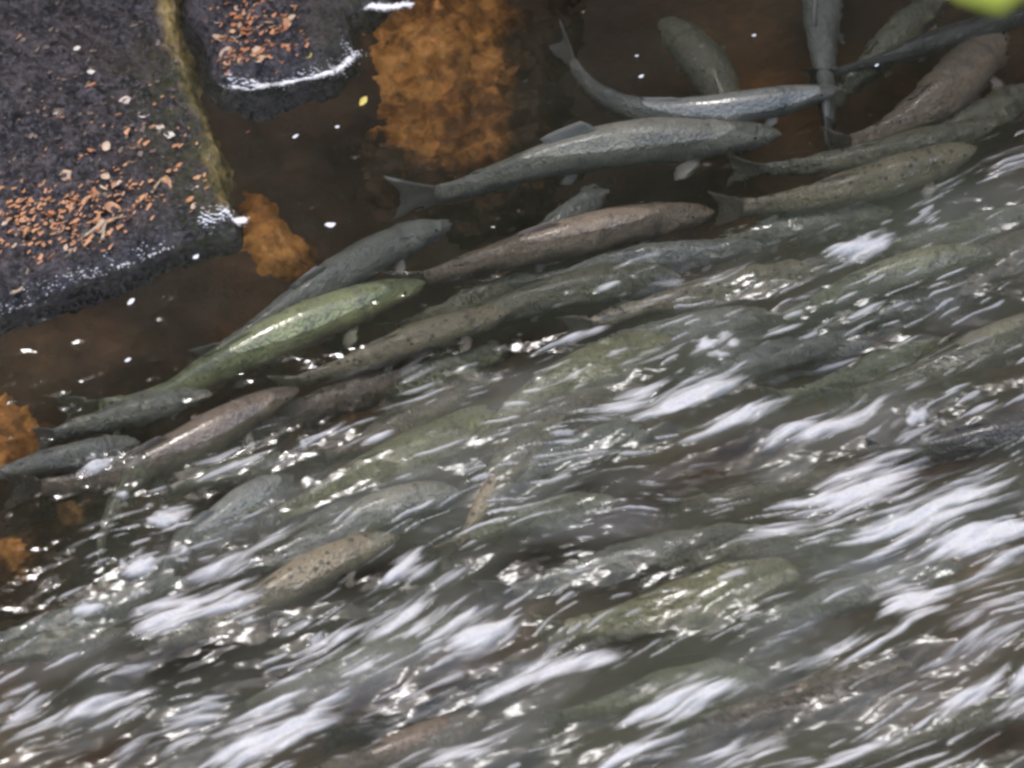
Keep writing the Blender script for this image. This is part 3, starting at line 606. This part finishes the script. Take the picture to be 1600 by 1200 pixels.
for (x, y, s, m_, lab, an, zf, el) in [
 (195,158,22,M_PALE,'pinkish pale chip on the big boulder, left of the white chip',.3,zA,1.3),(223,177,22,M_PALE,'bright white leaf chip in the middle of the big boulder',.2,zA,1.3),
 (248,200,26,M_PALE,'pale blotched scrap near the mossy ridge, upper half',-.5,zA,1.5),(265,212,20,M_PALE,'pale blotched scrap near the mossy ridge, lower half',-.4,zA,1.5),
 (166,230,18,M_TANLEAF,'square tan chip below the white chip',1.1,zA,1.3),(103,277,22,M_TANLEAF,'pinkish tan leaf above the leaf drift',.5,zA,1.3),
 (165,277,18,M_TANLEAF,'small pinkish chip right of the leaf drift',1.0,zA,1.3),(182,284,20,M_TANLEAF,'tan chip beside the small pinkish chip',.2,zA,1.3),
 (120,76,13,M_PALE,'small pale chip high on the big boulder',.3,zA,1.8),(28,58,14,M_ORANGE,'lone pinkish leaf high at the left edge',.3,zA,1.8),(142,112,14,M_PALE,'small pale chip above the pinkish pale chip',.3,zA,1.8),
 (93,175,24,M_PALE,'thin pale sliver at left on the big boulder',.35,zA,4),(278,257,16,M_ORANGE,'lone red orange leaf below the mossy ridge',.3,zA,1.8),(308,277,15,M_ORANGE,'lone orange leaf near the tip of the big boulder',.3,zA,1.8),
 (297,314,16,M_ORANGE,'lowest lone orange leaf near the boulder tip',.3,zA,1.8),(482,87,14,M_YEL,'pale yellow leaf on the right part of the top boulder',.4,zB,1.8),(340,30,14,M_PALE,'pale square chip at the left of the top boulder',.4,zB,1.3),
 (455,28,16,M_TANLEAF,'tan leaf high on the top boulder',.3,zB,1.8),(405,92,20,M_TANLEAF,'yellow tan curled leaf low on the top boulder',.6,zB,1.3)]:
    leaf(x, y, s, m_, lab, None, an, zf, elong=el)
leaf(568, 159, 20, M_YEL, 'yellow leaf floating on the dark water', None, .9, name='floating_leaf', zc=.004, tilt=.1)
for (x, y, s, lab) in [(462,213,20,'white foam fleck left of two on the dark water'),(527,198,16,'small white foam fleck right of two on the dark water'),(1002,119,18,'white foam fleck above the curved salmon, lower of two'),
 (995,87,13,'white foam fleck above the curved salmon, upper of two'),(516,351,34,'pale foam fleck right of the amber stone'),(75+130,472,26,'pale foam fleck on dark water below the big boulder'),
 (306,401,22,'foam fleck just off the front of the big boulder'),(1178,55,16,'faint foam fleck between the two upright salmon'),(1370,102,14,'white foam fleck on the dark salmon at the top'),(200,563,20,'foam fleck at left above the fish tails')]:
    leaf(x, y, s*.55, M_WHITEBIT, lab, 'foam flecks drifting on calm water', .45, name='foam_fleck', cat='foam', zc=.005, tilt=.08, elong=1.8)
def stick(name, label, cat, a, b, r, mat, zf):
    P = []
    for (x, y) in (a, ((a[0]+b[0])/2+2, (a[1]+b[1])/2-2), b):
        z = .03
        for _ in range(4): p = at(x, y, z); z = max(.005, zf(p.x, p.y)+r*1.5)
        P.append(Vector((p.x, p.y, z)))
    S, L = catmull(P, 12); c = S.mean(0); V = []; F = []
    for i, q in enumerate(S):
        d = S[min(11, i+1)]-S[max(0, i-1)]; d /= np.linalg.norm(d); s_ = np.cross(d, [0, 0, 1]); s_ /= np.linalg.norm(s_); u = np.cross(s_, d)
        rr = r*(1-.6*i/11)*(1+.15*math.sin(i*2.3))
        for k in range(6): ag = k*math.pi/3; V.append(q-c+s_*rr*math.cos(ag)+u*rr*math.sin(ag))
    F = [(i*6+k, i*6+(k+1) % 6, (i+1)*6+(k+1) % 6, (i+1)*6+k) for i in range(11) for k in range(6)]+[tuple(range(5, -1, -1)), tuple(range(66, 72))]
    return tag(mesh(name, V, F, mat, loc=c), label, cat)
stick('twig', 'short tan twig lying right of the leaf drift', 'twig', (236,294), (260,275), .0028, M_TWIG, zA)
stick('twig', 'thin tan twig in the leaf clump low on the big boulder', 'twig', (130,372), (198,338), .002, M_TWIG, zA)
stick('twig', 'short upright twig crossing the leaf clump', 'twig', (160,375), (164,350), .0035, M_TWIG, zA)
stick('twig', 'pale curved twig at the waterline, lower left of the big boulder', 'twig', (18,458), (44,420), .0032, M_TWIG, zA)
stick('twig', 'rusty twig on the left of the top boulder', 'twig', (350,90), (380,80), .002, M_ORANGE, zB)
M_DULL = flat_mat('dull_litter', (.16, .12, .09), (.26, .2, .15), .8)
# fine litter: needles and bud scales nobody could count
def litter(label, boxes, zf, mat):
    V = []; F = []; n = 0
    for (cx, cy, rx, ry, cnt) in boxes:
        for k in range(cnt):
            x = random.gauss(cx, rx); y = random.gauss(cy, ry); p = at(x, y, .05); z = zf(p.x, p.y); p = at(x, y, max(z, .01)); z = zf(p.x, p.y)
            if z < .012: continue
            an = random.uniform(-.4, 1.3); l_ = random.uniform(.002, .005); w_ = l_*random.uniform(.25, .9); l_ *= random.choice([.6, 1, 1.3]); ca, sa = math.cos(an), math.sin(an); zz = z+.001+random.random()*.002
            q = [(-l_, -w_), (l_, -w_*.6), (l_*1.1, w_*.6), (-l_*.9, w_)]
            for dz in (0, .0012):
                for a, b in q: V.append((p.x+a*ca-b*sa, p.y+a*sa+b*ca, zz+dz+a*.3))
            F += [tuple(n+i for i in t) for t in ((3, 2, 1, 0), (4, 5, 6, 7), (0, 1, 5, 4), (1, 2, 6, 5), (2, 3, 7, 6), (3, 0, 4, 7))]; n += 8
    return tag(mesh('leaf_litter', V, F, mat, smooth=False), label, 'litter', kind='stuff')
litter('fine rusty litter scattered over the big boulder', [(60,340,60,34,150),(140,330,60,30,110),(200,250,90,80,80)], zA, M_ORANGE)
litter('fine rusty litter scattered over the top boulder', [(390,35,40,28,120),(400,95,40,18,50)], zB, M_ORANGE)
litter('fine grey brown litter over the big boulder', [(150,180,110,110,170)], zA, M_DULL)

# ------------------------------------------------------------------ overhanging leaf near the camera
m = NT('fresh_green_leaf'); b = m.pbr((.40, .46, .06), .4, .5); tr = m.n('BsdfTranslucent'); tr.inputs[0].default_value = (.55, .70, .10, 1)
mx = m.n('MixShader'); mx.inputs[0].default_value = .5; m.l(b.outputs[0], mx.inputs[1]); m.l(tr.outputs[0], mx.inputs[2]); M_GREEN = m.done(mx)
D5 = 5.6; p0 = at(1556, -44, dist=D5)
root = bpy.data.objects.new('overhanging_twig', None); C.objects.link(root); root.location = p0; tag(root, 'blurred bright green leaf hanging into the top right corner', 'leaf')
me = leaf_mesh(11, 1.5); me.materials.append(M_GREEN); lo = bpy.data.objects.new('leaf', me); C.objects.link(lo); lo.parent = root
lo.scale = (.12, .12, .06); lo.rotation_euler = (R(20), 0, R(8))
st = [Vector((.05, .0, .0)), Vector((.10, .02, .02)), Vector((.2, .05, .06)), Vector((.5, .1, .16)), Vector((1.2, .2, .3))]
S, L = catmull(st, 16); V = []
for i, q in enumerate(S):
    for k in range(6): ag = k*math.pi/3; rr = .0012+.004*i/15; V.append((q[0], q[1]+rr*math.cos(ag), q[2]+rr*math.sin(ag)))
mesh('stem', V, [(i*6+k, i*6+(k+1) % 6, (i+1)*6+(k+1) % 6, (i+1)*6+k) for i in range(15) for k in range(6)], M_TWIG, root)
